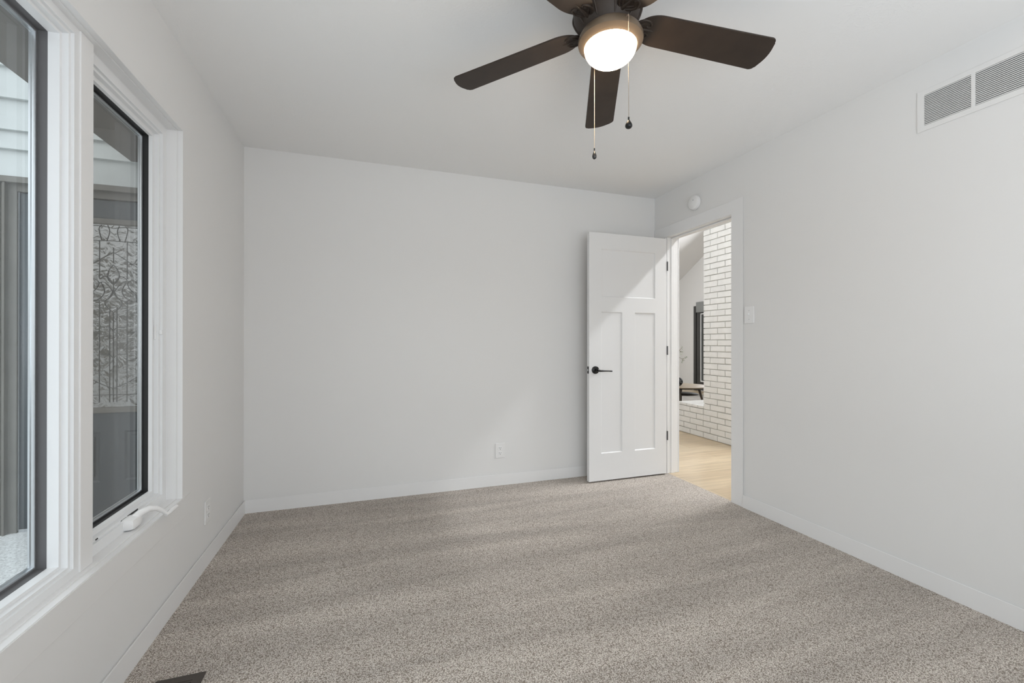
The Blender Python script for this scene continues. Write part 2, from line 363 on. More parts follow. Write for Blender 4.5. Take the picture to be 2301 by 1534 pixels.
def panel_face(bm, xs, zs, panels, y, sgn, depth, bev):
    """flat door face on plane y with sunk panels; panels = {(i, k), ...} merged rectangles (x0, x1, z0, z1)"""
    for i in range(len(xs) - 1):
        for k in range(len(zs) - 1):
            cxm, czm = (xs[i] + xs[i + 1]) / 2, (zs[k] + zs[k + 1]) / 2
            if any(p[0] < cxm < p[1] and p[2] < czm < p[3] for p in panels): continue
            quad(bm, [(xs[i], y, zs[k]), (xs[i + 1], y, zs[k]), (xs[i + 1], y, zs[k + 1]), (xs[i], y, zs[k + 1])])
    yi = y + sgn * depth
    for (x0, x1, z0, z1) in panels:
        o_ = [(x0, y, z0), (x1, y, z0), (x1, y, z1), (x0, y, z1)]
        n_ = [(x0 + bev, yi, z0 + bev), (x1 - bev, yi, z0 + bev), (x1 - bev, yi, z1 - bev), (x0 + bev, yi, z1 - bev)]
        for k in range(4): quad(bm, [o_[k], o_[(k + 1) % 4], n_[(k + 1) % 4], n_[k]])
        quad(bm, n_)
def door_slab(bm, x0, x1, y0, y1, z0, z1, xs, zs, panels, depth=0.008, bev=0.006):
    panel_face(bm, xs, zs, panels, y0, 1, depth, bev); panel_face(bm, xs, zs, panels, y1, -1, depth, bev)
    quad(bm, [(x0, y0, z0), (x0, y0, z1), (x0, y1, z1), (x0, y1, z0)]); quad(bm, [(x1, y0, z0), (x1, y1, z0), (x1, y1, z1), (x1, y0, z1)])
    quad(bm, [(x0, y0, z0), (x0, y1, z0), (x1, y1, z0), (x1, y0, z0)]); quad(bm, [(x0, y0, z1), (x1, y0, z1), (x1, y1, z1), (x0, y1, z1)])

# open bedroom door
DX0, DX1, DY0, DY1, DZ0, DZ1 = 1.683, 2.431, 3.094, 3.129, 0.012, 2.031
bm = B()
door_slab(bm, DX0, DX1, DY0, DY1, DZ0, DZ1, [DX0, 1.794, 1.991, 2.113, 2.315, DX1], [DZ0, 0.232, 1.387, 1.510, 1.901, DZ1],
          [(1.794, 2.315, 1.510, 1.901), (1.794, 1.991, 0.232, 1.387), (2.113, 2.315, 0.232, 1.387)])
bmesh.ops.remove_doubles(bm, verts=bm.verts[:], dist=0.0002)
door = struct('door_1', bm, M_door)
bm = B()   # lever
hx, hz = 1.737, 0.914
def disc_y(bm, x, z, y0, y1, r, seg=32):
    tube(bm, [(x, y0, z), (x, y0 - (y0 - y1) * 0.8, z), (x, y1, z)], [r, r, r * 0.9], seg)
disc_y(bm, hx, hz, DY0, DY0 - 0.012, 0.031)
tube(bm, [(hx, DY0 - 0.010, hz), (hx, DY0 - 0.052, hz)], 0.011, 16)
tube(bm, [(hx - 0.004, DY0 - 0.050, hz), (hx + 0.02, DY0 - 0.053, hz - 0.004), (hx + 0.055, DY0 - 0.052, hz - 0.0055), (hx + 0.10, DY0 - 0.050, hz - 0.007), (hx + 0.128, DY0 - 0.047, hz - 0.009)], [0.011, 0.0085, 0.006, 0.0055, 0.006], 12)
o = make('lever_handle', bm, M_black, door, smooth=True); o['label'] = 'matte black lever handle on a round rose'
bm = B()
disc_y(bm, hx, hz, DY1, DY1 + 0.012, 0.031)
tube(bm, [(hx, DY1 + 0.010, hz), (hx, DY1 + 0.045, hz)], 0.011, 16)
tube(bm, [(hx - 0.004, DY1 + 0.045, hz), (hx + 0.05, DY1 + 0.047, hz - 0.004), (hx + 0.125, DY1 + 0.045, hz - 0.006)], [0.010, 0.006, 0.006], 12)
make('lever_handle', bm, M_black, door, smooth=True)
bm = B(); box(bm, DX0 - 0.0012, DX0 + 0.001, DY0 + 0.006, DY1 - 0.005, hz - 0.029, hz + 0.029, 0.0005)
lp = make('latch_plate', bm, M_black, door)
bm = B(); box(bm, DX0 - 0.009, DX0, DY0 + 0.011, DY0 + 0.024, hz - 0.008, hz + 0.008, 0.002); make('latch_bolt', bm, M_steel, lp)
for z0, z1 in ((1.756, 1.834), (1.031, 1.106), (0.297, 0.374)):
    bm = B(); tube(bm, [(2.4395, 3.0925, z0), (2.4395, 3.0925, z1)], 0.0055, 12); box(bm, 2.4311, 2.4335, 3.097, 3.127, z0, z1); box(bm, 2.434, 2.444, 3.094, 3.0965, z0, z1)
    make('hinge', bm, M_hinge, door, smooth=True)

# ------------------------------------------------------------------ windows in the left wall
xo = lambda t: XL - t
bm = B()
sweep(bm, (OY0, OY1, OZ0, OZ1), [(-0.001, 0.0), (-0.001, 0.0005), (0.001, 0.001), (0.001, 0.018), (-0.004, 0.0185), (-0.004, 0.0225), (0.003, 0.0235), (0.003, 0.135)], xo)
struct('trim_4', bm, M_trim)
bm = B()   # mullion post between the two windows
box(bm, XL - 0.135, XL - 0.037, 1.654, 1.717, OZ0 + 0.003, OZ1 - 0.003, 0.0015)
struct('trim_5', bm, M_trim)
bm = B()   # flat apron board under the windows
box(bm, XL, XL + 0.0025, OY0 - 0.09, 2.39, 0.350, OZ0 - 0.001, 0.0006)
struct('trim_6', bm, M_wall)
profL = [(-0.0015, 0.041), (0.024, 0.041), (0.0245, 0.049), (0.033, 0.0495), (0.0335, 0.065), (0.0425, 0.0655), (0.043, 0.092)]
profR = [(-0.0015, 0.060), (0.036, 0.0605), (0.0365, 0.070), (0.045, 0.071), (0.0455, 0.087), (0.0615, 0.0875), (0.062, 0.1005)]
def window(name, rect, prof, GT, gm, pm):
    bm = B(); sweep(bm, rect, prof, xo); w = struct(name, bm, M_vinyl)
    d, t0 = prof[-1]
    bm = B(); sweep(bm, rect, [(d, t0 + 0.0002), (d + 0.002, GT - 0.0015), (d + 0.009, GT - 0.001)], xo); g = make('gasket', bm, gm, w); g['label'] = 'dark glazing gasket'
    bm = B(); sweep(bm, rect, [(d + 0.0085, GT - 0.003), (d + 0.0125, GT - 0.003), (d + 0.013, GT + 0.0005), (d + 0.013, GT + 0.006), (d + 0.016, GT + 0.006), (d + 0.016, GT + 0.0105)], xo); g = make('spacer', bm, M_alu, w); g['label'] = 'silver metal spacer'
    y0, y1, z0, z1 = rect
    for i, t in enumerate((GT + 0.002, GT + 0.011)):
        bm = B(); dd = d + 0.008
        quad(bm, [(xo(t), y0 + dd, z0 + dd), (xo(t), y1 - dd, z0 + dd), (xo(t), y1 - dd, z1 - dd), (xo(t), y0 + dd, z1 - dd)])
        make('glass_pane', bm, pm, w)
    bm = B(); sweep(bm, rect, [(-0.02, 0.1455), (-0.004, 0.1455), (-0.003, GT + 0.0135), (d + 0.006, GT + 0.0135), (d + 0.0115, GT + 0.013), (d + 0.0115, GT + 0.0112)], xo); make('exterior_frame', bm, M_extgrey, w)
    return w
w1 = window('window_1', (OY0 + 0.003, 1.654, OZ0 + 0.003, OZ1 - 0.003), profL, 0.115, M_gasket_lit, M_pane)
w2 = window('window_2', (1.717, OY1 - 0.003, OZ0 + 0.003, OZ1 - 0.003), profR, 0.121, M_gasket, M_pane_dark)
# casement operator on the sill of the right window
bm = B()
sz = OZ0 + 0.004
box(bm, -0.868, -0.815, 1.945, 2.022, sz, sz + 0.043, 0.016)
op = make('crank_operator', bm, M_plate, w2, smooth=True)
bm = B()
tube(bm, [(-0.836, 1.995, sz + 0.030), (-0.822, 2.006, sz + 0.046), (-0.803, 2.026, sz + 0.053), (-0.786, 2.048, sz + 0.044), (-0.772, 2.064, sz + 0.026), (-0.762, 2.072, sz + 0.010)],
     [0.015, 0.0135, 0.012, 0.0095, 0.0075, 0.0065], 14)
tube(bm, [(-0.764, 2.068, sz + 0.008), (-0.757, 2.086, sz + 0.012)], [0.0075, 0.0065], 12)
make('crank_handle', bm, M_plate, op, smooth=True)
bm = B()
tube(bm, [(-0.758, 2.088, sz + 0.011), (-0.757, 2.115, sz + 0.013), (-0.757, 2.150, sz + 0.012)], [0.0070, 0.0085, 0.0065], 14)
make('crank_knob', bm, M_plate, op, smooth=True)
bm = B(); box(bm, -0.8590, -0.8572, 2.000, 2.075, 0.4805, 0.4865); box(bm, -0.8590, -0.8572, 1.955, 1.992, 0.4800, 0.4850); box(bm, -0.8590, -0.8572, 1.800, 1.812, 0.4810, 0.4850)
o = make('operator_slot', bm, M_slot, w2); o['label'] = 'dark slots in the sash bottom'
bm = B(); box(bm, XL - 0.0865, XL - 0.0795, 2.2475, 2.2525, 1.150, 1.215, 0.0015); box(bm, XL - 0.0705, XL - 0.0600, 2.2545, 2.2600, 1.172, 1.192, 0.0015)
make('sash_lock', bm, M_plate, w2)

# unseen window added behind the camera to let in more light
bm = B()
for (x0, x1, z0, z1) in ((RX0, RX0 + 0.05, RZ0, RZ1), (RX1 - 0.05, RX1, RZ0, RZ1), (RX0, RX1, RZ0, RZ0 + 0.05), (RX0, RX1, RZ1 - 0.05, RZ1), (0.775, 0.825, RZ0, RZ1)):
    box(bm, x0, x1, YR - 0.10, YR - 0.04, z0, z1)
w3 = struct('added_rear_window', bm, M_vinyl)
bm = B(); quad(bm, [(RX0, YR - 0.07, RZ0), (RX1, YR - 0.07, RZ0), (RX1, YR - 0.07, RZ1), (RX0, YR - 0.07, RZ1)]); make('glass_pane', bm, M_pane, w3)

# ------------------------------------------------------------------ ceiling fan
FX, FY = 0.817, 1.372
fan = thing('ceiling_fan', (FX, FY, ZC), 'dark bronze five-blade ceiling fan with a lit frosted bowl and two pull chains', 'ceiling fan')
bm = B(); lathe(bm, [(0.0, ZC), (0.088, ZC), (0.092, ZC - 0.012), (0.090, ZC - 0.035), (0.080, ZC - 0.045), (0.0, ZC - 0.046)], FX, FY, 56); make('canopy', bm, M_bronze, fan, smooth=True)
bm = B(); lathe(bm, [(0.0, 2.396), (0.090, 2.396), (0.108, 2.384), (0.118, 2.360), (0.121, 2.335), (0.118, 2.312), (0.109, 2.290), (0.098, 2.272), (0.090, 2.262), (0.088, 2.246), (0.0, 2.246)], FX, FY, 64)
hous = make('motor_housing', bm, M_bronze, fan, smooth=True)
for k in range(20):      # raised ribs cast into the housing
    a = 2 * PI * k / 20; ca, sa = math.cos(a), math.sin(a)
    if k % 2: continue
    bm = B()
    smooth_tube(bm, [(FX + r * math.cos(a + q), FY + r * math.sin(a + q), z) for r, z, q in ((0.112, 2.378, -0.14), (0.1212, 2.35, -0.07), (0.1205, 2.32, 0.0), (0.109, 2.289, 0.05), (0.096, 2.268, 0.07))], [0.002, 0.0045, 0.005, 0.004, 0.002], 8)
    make('housing_rib', bm, M_bronze, hous, smooth=True)
LX, LY = FX + 0.0125, FY - 0.004      # the light kit hangs a little out of true
bm = B(); lathe(bm, [(0.0, 2.270), (0.082, 2.270), (0.096, 2.264), (0.108, 2.254), (0.1150, 2.240), (0.1165, 2.230), (0.1150, 2.224), (0.0945, 2.2085), (0.0930, 2.2095), (0.0930, 2.214), (0.0, 2.216)], LX, LY, 72)
make('light_fitter_ring', bm, M_ring, fan, smooth=True)
bm = B(); lathe(bm, [(0.0925, 2.214)] + [(0.0925 * math.cos(PI / 2 * q / 16), 2.207 - 0.060 * math.sin(PI / 2 * q / 16)) for q in range(16)] + [(0.0, 2.147)], LX, LY, 72)
o = make('light_bowl', bm, M_glass_lamp, fan, smooth=True); o['label'] = 'glowing frosted glass bowl'
ZBL, RT, WT_, WR, PB, A0, DROOP, OFFS = 2.27, 0.625, 0.142, 0.124, math.radians(-10.1), math.radians(64.18), 0.088, -0.017
def blade_pt(th, rr, sx, dz=0.0):
    d = Vector((math.cos(th), math.sin(th), 0)); n = Vector((-math.sin(th), math.cos(th), 0)); up = Vector((0, 0, 1))
    nn = math.cos(PB) * n + math.sin(PB) * up; bn = math.cos(PB) * up - math.sin(PB) * n
    return Vector((FX, FY, ZBL - DROOP * (rr - 0.2))) + d * rr + nn * (sx + OFFS) + bn * dz
def blade_outline():
    hw = lambda r: (WR + (WT_ - WR) * (r - 0.2) / 0.45) / 2
    pts = []
    r0 = 0.108; rl = 0.085
    for k in range(25):     # rounded root
        a = -PI / 2 + PI * k / 24
        pts.append((r0 + rl * (1 - math.cos(a)), hw(0.2) * math.sin(a)))
    for r in (0.26, 0.34, 0.42, 0.5, 0.56): pts.append((r, hw(r)))
    cr0 = 0.016; h_ = hw(RT)
    for k in range(7):
        a = PI / 2 - (PI / 2) * k / 6; pts.append((RT - cr0 + cr0 * math.cos(a), h_ - cr0 + cr0 * math.sin(a)))
    for k in range(1, 8):
        q = 1 - k / 4.0; pts.append((RT + 0.012 * (1 - q * q), q * (h_ - cr0)))
    for k in range(7):
        a = -(PI / 2) * k / 6; pts.append((RT - cr0 + cr0 * math.cos(a), -h_ + cr0 + cr0 * math.sin(a)))
    for r in (0.56, 0.5, 0.42, 0.34, 0.26): pts.append((r, -hw(r)))
    return pts
OUT = blade_outline()
ANG = [(0, 0.0), (1, 0.012), (2, 0.0), (-2, 0.0), (-1, -0.032)]
for k, e_ in ANG:
    th = A0 + k * math.radians(72) + e_
    bm = B()
    lo = [bm.verts.new(blade_pt(th, r, w_, 0)) for r, w_ in OUT]; hi = [bm.verts.new(blade_pt(th, r, w_, 0.006)) for r, w_ in OUT]
    n_ = len(OUT)
    bm.faces.new(lo[::-1]); bm.faces.new(hi)
    for i in range(n_): bm.faces.new((lo[i], lo[(i + 1) % n_], hi[(i + 1) % n_], hi[i]))
    bmesh.ops.bevel(bm, geom=[e for e in bm.edges if len(e.link_faces) == 2 and any(len(f.verts) > 8 for f in e.link_faces)], offset=0.0015, segments=1, affect='EDGES')
    bl = make('blade', bm, M_bronze, fan)
    # cast leaf-shaped iron under the root of the blade
    bm = B()
    smooth_tube(bm, [blade_pt(th, 0.078, 0.0, 0.001), blade_pt(th, 0.105, 0.0, -0.001), blade_pt(th, 0.135, 0, 0.0), blade_pt(th, 0.172, 0, 0.001)], [0.010, 0.0075, 0.005, 0.002], 12)
    for sg in (-1, 1):
        smooth_tube(bm, [blade_pt(th, 0.095, sg * 0.006, 0.0), blade_pt(th, 0.108, sg * 0.024, 0.0), blade_pt(th, 0.128, sg * 0.035, 0.0), blade_pt(th, 0.148, sg * 0.031, 0.0), blade_pt(th, 0.155, sg * 0.019, 0.0), blade_pt(th, 0.145, sg * 0.012, 0.0), blade_pt(th, 0.136, sg * 0.018, 0.0)],
             [0.0042, 0.0046, 0.0044, 0.004, 0.0034, 0.0028, 0.0015], 8)
        smooth_tube(bm, [blade_pt(th, 0.106, sg * 0.004, -0.001), blade_pt(th, 0.118, sg * 0.016, 0.0), blade_pt(th, 0.128, sg * 0.024, 0.0)], [0.0042, 0.003, 0.0015], 8)
    make('blade_iron', bm, M_bronze, fan, smooth=True)
def pull_chain(x, y, ztop, zbot, zpend, lab, attach, pr_, pm):
    bm = B()
    z = ztop
    tube(bm, [(attach[0], attach[1], ztop + 0.004), (x, y, ztop)], 0.0022, 8)
    tube(bm, [(x, y, ztop), (x, y, zbot)], 0.0006, 6)
    while z > zbot:
        bmesh.ops.create_icosphere(bm, subdivisions=1, radius=0.00165, matrix=Matrix.Translation((x, y, z))); z -= 0.0042
    ch = make('pull_chain', bm, M_chain, fan)
    bm = B(); tube(bm, [(x, y, zbot + 0.004), (x, y, zbot - 0.004)], 0.0028, 10)
    hgt = zbot - zpend
    prof = [(0.0, zbot - 0.001)] + [(pr_ * r_, zbot - 0.001 - hgt * q) for q, r_ in ((0.10, 0.16), (0.25, 0.42), (0.42, 0.72), (0.58, 0.93), (0.70, 1.0), (0.82, 0.93), (0.91, 0.72), (0.97, 0.42))] + [(0.0, zpend - 0.001)]
    lathe(bm, prof, x, y, 20)
    p = make('chain_pendant', bm, pm, ch, smooth=True); p['label'] = lab
pull_chain(0.823, 1.241, 2.238, 1.889, 1.855, 'larger matte dark teardrop pendant', (0.823, 1.275), 0.0120, M_black)
pull_chain(0.834, 1.492, 2.240, 1.893, 1.855, 'slimmer glossy dark teardrop pendant', (0.832, 1.468), 0.0086, M_smoke)

# ------------------------------------------------------------------ small fittings
# smoke detector
bm = B()
t_ = thing('smoke_detector', (XR, 2.772, 2.246), 'small round white smoke detector on the wall above the doorway', 'smoke detector')
def disc_x(bm, x0, x1, y, z, prof):
    """prof: (fraction, radius)"""
    tube(bm, [(x0 + (x1 - x0) * f_, y, z) for f_, r in prof], [r for f_, r in prof], 40)
disc_x(bm, XR, XR - 0.008, 2.772, 2.246, [(0, 0.050), (1, 0.050)]); make('base', bm, M_plate, t_, smooth=True)
bm = B(); disc_x(bm, XR - 0.008, XR - 0.034, 2.772, 2.246, [(0, 0.057), (0.3, 0.057), (0.8, 0.054), (1, 0.047)]); make('cover', bm, M_plate, t_, smooth=True)
bm = B(); disc_x(bm, XR - 0.034, XR - 0.0355, 2.766, 2.262, [(0, 0.004), (1, 0.0035)]); make('test_button', bm, M_extgrey, t_, smooth=True)
# light switch
t_ = thing('light_switch', (XR, 2.263, 1.326), 'white toggle light switch beside the doorway casing', 'light switch')
bm = B(); box(bm, XR - 0.0065, XR, 2.2245, 2.3015, 1.268, 1.385, 0.0022); make('wall_plate', bm, M_plate, t_)
bm = B(); box(bm, XR - 0.0075, XR - 0.0060, 2.257, 2.269, 1.314, 1.338); vs = box(bm, XR - 0.019, XR - 0.006, 2.2590, 2.2670, 1.326, 1.336, 0.001); make('toggle', bm, M_plate, t_)
for z in (1.296, 1.356):
    bm = B(); disc_x(bm, XR - 0.0065, XR - 0.0075, 2.263, z, [(0, 0.003), (1, 0.0028)]); make('screw', bm, M_alu, t_)
# duplex outlets
def outlet(base, axis, lab):
    t_ = thing('wall_outlet', base, lab, 'outlet', 'duplex outlets on the walls')
    bx, by, bz = base
    def bb(bm, u0, u1, d0, d1, z0, z1, bev=0.0):
        if axis == 'y': box(bm, bx + u0, bx + u1, by - d1, by - d0, bz + z0, bz + z1, bev)
        else: box(bm, bx + d0, bx + d1, by + u0, by + u1, bz + z0, bz + z1, bev)
    bm = B(); bb(bm, -0.0385, 0.0385, 0, 0.0065, -0.0585, 0.0585, 0.0022); make('wall_plate', bm, M_cover, t_)
    for zc in (-0.0195, 0.0195):
        bm = B(); bb(bm, -0.017, 0.017, 0.0055, 0.0078, zc - 0.014, zc + 0.014, 0.001); r_ = make('receptacle', bm, M_plate, t_)
        bm = B(); bb(bm, -0.0085, -0.0060, 0.0076, 0.0081, zc - 0.001, zc + 0.008); bb(bm, 0.0055, 0.0080, 0.0076, 0.0081, zc - 0.001, zc + 0.007); bb(bm, -0.0025, 0.0025, 0.0076, 0.0081, zc - 0.010, zc - 0.005); make('slots', bm, M_slot, r_)
    return t_
outlet((0.992, YB, 0.275), 'y', 'white duplex outlet low on the back wall, left of the open door')
outlet((XL, 2.605, 0.270), 'x', 'white duplex outlet on the window wall, beside the back corner')
# return air grille, high on the right wall
gr = thing('return_air_grille', (XR, 0.90, 2.222), 'white louvered return air grille high on the right wall', 'air vent')
SEC = [(1.122, 1.288), (0.943, 1.109), (0.764, 0.930), (0.585, 0.751)]
bm = B()
gy0, gy1, gz0, gz1 = 0.558, 1.315, 2.127, 2.317
box(bm, XR - 0.0045, XR - 0.0005, gy0, gy1, gz0, 2.151, 0.001); box(bm, XR - 0.0045, XR - 0.0005, gy0, gy1, 2.293, gz1, 0.001)
edges_ = [gy0] + [v for s_ in reversed(SEC) for v in s_] + [gy1]
for a_, b_ in zip(edges_[0::2], edges_[1::2]): box(bm, XR - 0.0045, XR - 0.0005, a_, b_, 2.150, 2.294)
make('frame', bm, M_wall, gr)
bm = B(); box(bm, XR - 0.0012, XR - 0.0004, gy0 + 0.01, gy1 - 0.01, 2.14, 2.30); make('duct_shade', bm, M_duct, gr)  # dark sheet on the wall stands in for shade behind the louvers
for a_, b_ in SEC:
    bm = B()
    for k in range(18):
        z = 2.1505 + (k + 0.5) * 0.142 / 18
        quad(bm, [(XR - 0.0042, a_ - 0.001, z + 0.0010), (XR - 0.0042, b_ + 0.001, z + 0.0010), (XR - 0.0014, b_ + 0.001, z + 0.0036), (XR - 0.0014, a_ - 0.001, z + 0.0036)])
        quad(bm, [(XR - 0.0042, a_ - 0.001, z - 0.0024), (XR - 0.0042, b_ + 0.001, z - 0.0024), (XR - 0.0042, b_ + 0.001, z + 0.0010), (XR - 0.0042, a_ - 0.001, z + 0.0010)])
    make('louvers', bm, M_wall, gr)
# floor register
fr_ = thing('floor_register', (-0.603, 1.59, 0.0), 'brown metal floor register in the carpet beneath the window', 'floor vent')
bm = B()
rx0, rx1, ry0, ry1 = -0.673, -0.530, 1.415, 1.748
def reg_rect(bm, x0, x1, y0, y1): box(bm, x0, x1, y0, y1, 0.0, 0.0065, 0.0012)
reg_rect(bm, rx0, rx0 + 0.03, ry0, ry1); reg_rect(bm, rx1 - 0.03, rx1, ry0, ry1); reg_rect(bm, rx0 + 0.029, rx1 - 0.029, ry0, ry0 + 0.03); reg_rect(bm, rx0 + 0.029, rx1 - 0.029, ry1 - 0.03, ry1)
make('frame', bm, M_register, fr_)
bm = B()
for k in range(19):
    y = ry0 + 0.036 + k * 0.0145
    vs = box(bm, rx0 + 0.029, rx1 - 0.029, y - 0.0045, y + 0.0045, 0.0025, 0.0058, 0.0008)
make('louvers', bm, M_register, fr_)
bm = B(); box(bm, rx0 + 0.02, rx1 - 0.02, ry0 + 0.02, ry1 - 0.02, 0.0003, 0.0012); make('duct_shade', bm, M_slot, fr_)  # near-black sheet stands in for shade below the louvers

# ------------------------------------------------------------------ living room beyond the door
bm = B(); box(bm, 2.468, 8.2, YR - 0.14, 9.75, -0.12, 0.0); struct('floor', bm, M_wood)
XG = 7.35
bm = B()   # gable wall with the patio door opening
box(bm, XG, XG + 0.12, YR - 0.14, 7.36, 0, 6.0); box(bm, XG, XG + 0.12, 8.346, 9.75, 0, 6.0); box(bm, XG, XG + 0.12, 7.36, 8.346, 1.994, 6.0)
struct('wall_far', bm, M_wall)
bm = B(); box(bm, 2.45, XG, 9.6, 9.72, 0, 2.7); struct('wall_end', bm, M_wall)
bm = B(); box(bm, XH, XG, YR - 0.14, YR, 0, 3.2); struct('wall_side', bm, M_wall)
def zv(y): return 2.624 - 0.5727 * (y - 8.947)
RY = 4.1; RZ = zv(RY)
bm = B()
for (ya, za, yb_, zb_) in ((9.75, zv(9.75), RY, RZ), (RY, RZ, YR - 0.14, 2.75)):
    vs = [bm.verts.new((x, y, z)) for x, y, z in ((2.44, ya, za), (8.0, ya, za), (8.0, yb_, zb_), (2.44, yb_, zb_), (2.44, ya, za + 0.1), (8.0, ya, za + 0.1), (8.0, yb_, zb_ + 0.1), (2.44, yb_, zb_ + 0.1))]
    for f_ in ((0, 1, 2, 3), (4, 5, 6, 7), (0, 1, 5, 4), (2, 3, 7, 6), (1, 2, 6, 5), (0, 3, 7, 4)): bm.faces.new([vs[i] for i in f_])
struct('ceiling', bm, M_wall)
bm = B(); box(bm, 2.46, XH, YR - 0.14, 9.72, 2.70, 6.0); struct('wall_upper', bm, M_wall)
# patio door with its shade
bm = B()
d2 = B()
box(d2, XG - 0.02, XG + 0.05, 8.272, 8.346, 0, 1.994, 0.002); box(d2, XG - 0.02, XG + 0.05, 7.36, 7.434, 0, 1.994, 0.002); box(d2, XG - 0.02, XG + 0.05, 7.434, 8.272, 1.93, 1.994, 0.002)
bm.free()
pd = struct('door_2', d2, M_blackdoor)
bm = B()
box(bm, XG + 0.0, XG + 0.045, 8.135, 8.265, 0.01, 1.925, 0.002); box(bm, XG + 0.0, XG + 0.045, 7.441, 7.57, 0.01, 1.925, 0.002)
box(bm, XG + 0.0, XG + 0.045, 7.57, 8.135, 0.01, 0.225, 0.002); box(bm, XG + 0.0, XG + 0.045, 7.57, 8.135, 1.80, 1.925, 0.002)
make('door_leaf', bm, M_blackdoor, pd)
bm = B(); box(bm, XG - 0.006, XG + 0.002, 8.112, 8.137, 0.215, 1.812); box(bm, XG - 0.006, XG + 0.002, 7.568, 7.593, 0.215, 1.812); box(bm, XG - 0.006, XG + 0.002, 7.593, 8.112, 0.215, 0.240); box(bm, XG - 0.006, XG + 0.002, 7.593, 8.112, 1.787, 1.812); make('glazing_bead', bm, M_plate, pd)
bm = B(); quad(bm, [(XG + 0.02, 7.57, 0.22), (XG + 0.02, 8.14, 0.22), (XG + 0.02, 8.14, 1.805), (XG + 0.02, 7.57, 1.805)]); make('glass_pane', bm, pane_mat('patio door glass', (0.35, 0.37, 0.38, 1)), pd)
bm = B(); box(bm, XG - 0.085, XG - 0.021, 7.42, 8.195, 1.834, 2.074, 0.004)
o = make('window_valance', bm, M_shade); o['label'] = 'grey fabric valance box over the dark patio door'; o['category'] = 'valance'

# white painted brick chimney breast and raised hearth
fp = thing('brick_fireplace', (4.2, 3.9, 0), 'white painted brick chimney with a raised brick hearth seen through the doorway', 'fireplace')
BX = 3.78; CH = 0.0686; G = 0.0042
def bricks(bm, y_lo, y_hi, z_lo, nrows, first_row=0, x0=BX, depth=0.09):
    for r in range(nrows):
        rr = first_row + r; z0 = z_lo + r * CH
        off = 3.700 if rr % 2 == 0 else 3.811
        k = math.floor((y_lo - off) / 0.222)
        y = off + k * 0.222
        while y < y_hi - 0.02:
            a_, b_ = max(y, y_lo), min(y + 0.222, y_hi)
            if b_ - a_ > 0.03:
                j = random.uniform(-0.0015, 0.0015)
                za, zb_ = z0 + G + random.uniform(-.0012, .0012), z0 + CH - G + random.uniform(-.0012, .0012)
                box(bm, x0 + j, x0 + depth, a_ + (G if a_ > y_lo + .001 else 0), b_ - (G if b_ < y_hi - .001 else 0), za, zb_, 0.003)
            y += 0.222
CY0, CY1, HY1 = 3.37, 4.137, 4.600
bm = B(); bricks(bm, CY0, CY1, 0, 72); 
for r in range(72):      # the two end faces of the chimney
    z0 = r * CH; offx = 0 if r % 2 else 0.111
    for yy0, yy1 in ((CY0, CY0 + 0.09), (CY1 - 0.09, CY1)):
        x = BX + 0.09 + G if r % 2 == 0 else BX + 0.09 + G
        first = 0.13 if r % 2 else 0.02
        xa = BX + 0.092
        xb = xa + first + 0.09
        while xa < BX + 0.80:
            box(bm, xa + G, min(xb, BX + 0.82) - G, yy0, yy1, z0 + G, z0 + CH - G, 0.003); xa = xb; xb = xa + 0.222
ch_ = make('chimney_bricks', bm, M_brick, fp)
bm = B(); box(bm, BX + 0.009, BX + 0.81, CY0 + 0.009, CY1 - 0.009, 0, 4.95); make('chimney_mortar', bm, M_mortar, fp)
bm = B(); bricks(bm, CY1 + 0.0005, HY1, 0, 5); 
for r in range(5):
    box(bm, BX + 0.095, BX + 0.30, HY1 - 0.09, HY1, r * CH + G, (r + 1) * CH - G, 0.003); box(bm, BX + 0.31, BX + 0.50, HY1 - 0.09, HY1, r * CH + G, (r + 1) * CH - G, 0.003)
make('hearth_bricks', bm, M_brick, fp)
bm = B(); box(bm, BX + 0.009, BX + 0.52, CY1 - 0.008, HY1 - 0.009, 0, 5 * CH); make('hearth_mortar', bm, M_mortar, fp)
bm = B()
y = CY1 + 0.001
while y < HY1 - 0.02:
    box(bm, BX - 0.004, BX + 0.205, y + 0.003, min(y + 0.0955, HY1) - 0.002, 5 * CH + 0.003, 5 * CH + 0.034, 0.004); box(bm, BX + 0.212, BX + 0.42, y + 0.003, min(y + 0.0955, HY1) - 0.002, 5 * CH + 0.003, 5 * CH + 0.034, 0.004); y += 0.0955
make('hearth_cap', bm, M_brick, fp)

# coffee table
def lf(l, d, z=0.0): 
    p = RV * l + FV * d; return Vector((p.x, p.y, z))
TCl, TCd = 2.775, 7.18
tc0 = lf(TCl, TCd)
tb = thing('coffee_table', (tc0.x, tc0.y, 0), 'low round wooden coffee table with splayed dark legs beyond the hearth', 'coffee table')
bm = B(); lathe(bm, [(0.0, 0.402), (0.39, 0.402), (0.414, 0.408), (0.422, 0.417), (0.418, 0.422), (0.0, 0.424)], tc0.x, tc0.y, 64); make('table_top', bm, M_tabletop, tb, smooth=True)
bm = B(); lathe(bm, [(0.0, 0.386), (0.36, 0.386), (0.39, 0.4019), (0.0, 0.4019)], tc0.x, tc0.y, 48); make('apron', bm, M_walnut, tb, smooth=True)
th0 = math.atan2(7.10 - TCd, 2.99 - TCl)
for k in range(4):
    a = th0 - k * PI / 2 - (0.08 if k == 1 else 0)
    p1 = lf(TCl + 0.27 * math.cos(a), TCd + 0.27 * math.sin(a), 0.388); p0 = lf(TCl + 0.37 * math.cos(a), TCd + 0.37 * math.sin(a), 0.0135)
    bm = B(); tube(bm, [p0, p0.lerp(p1, 0.5), p1], [0.012, 0.017, 0.021], 12); make('leg', bm, M_walnut, tb, smooth=True)
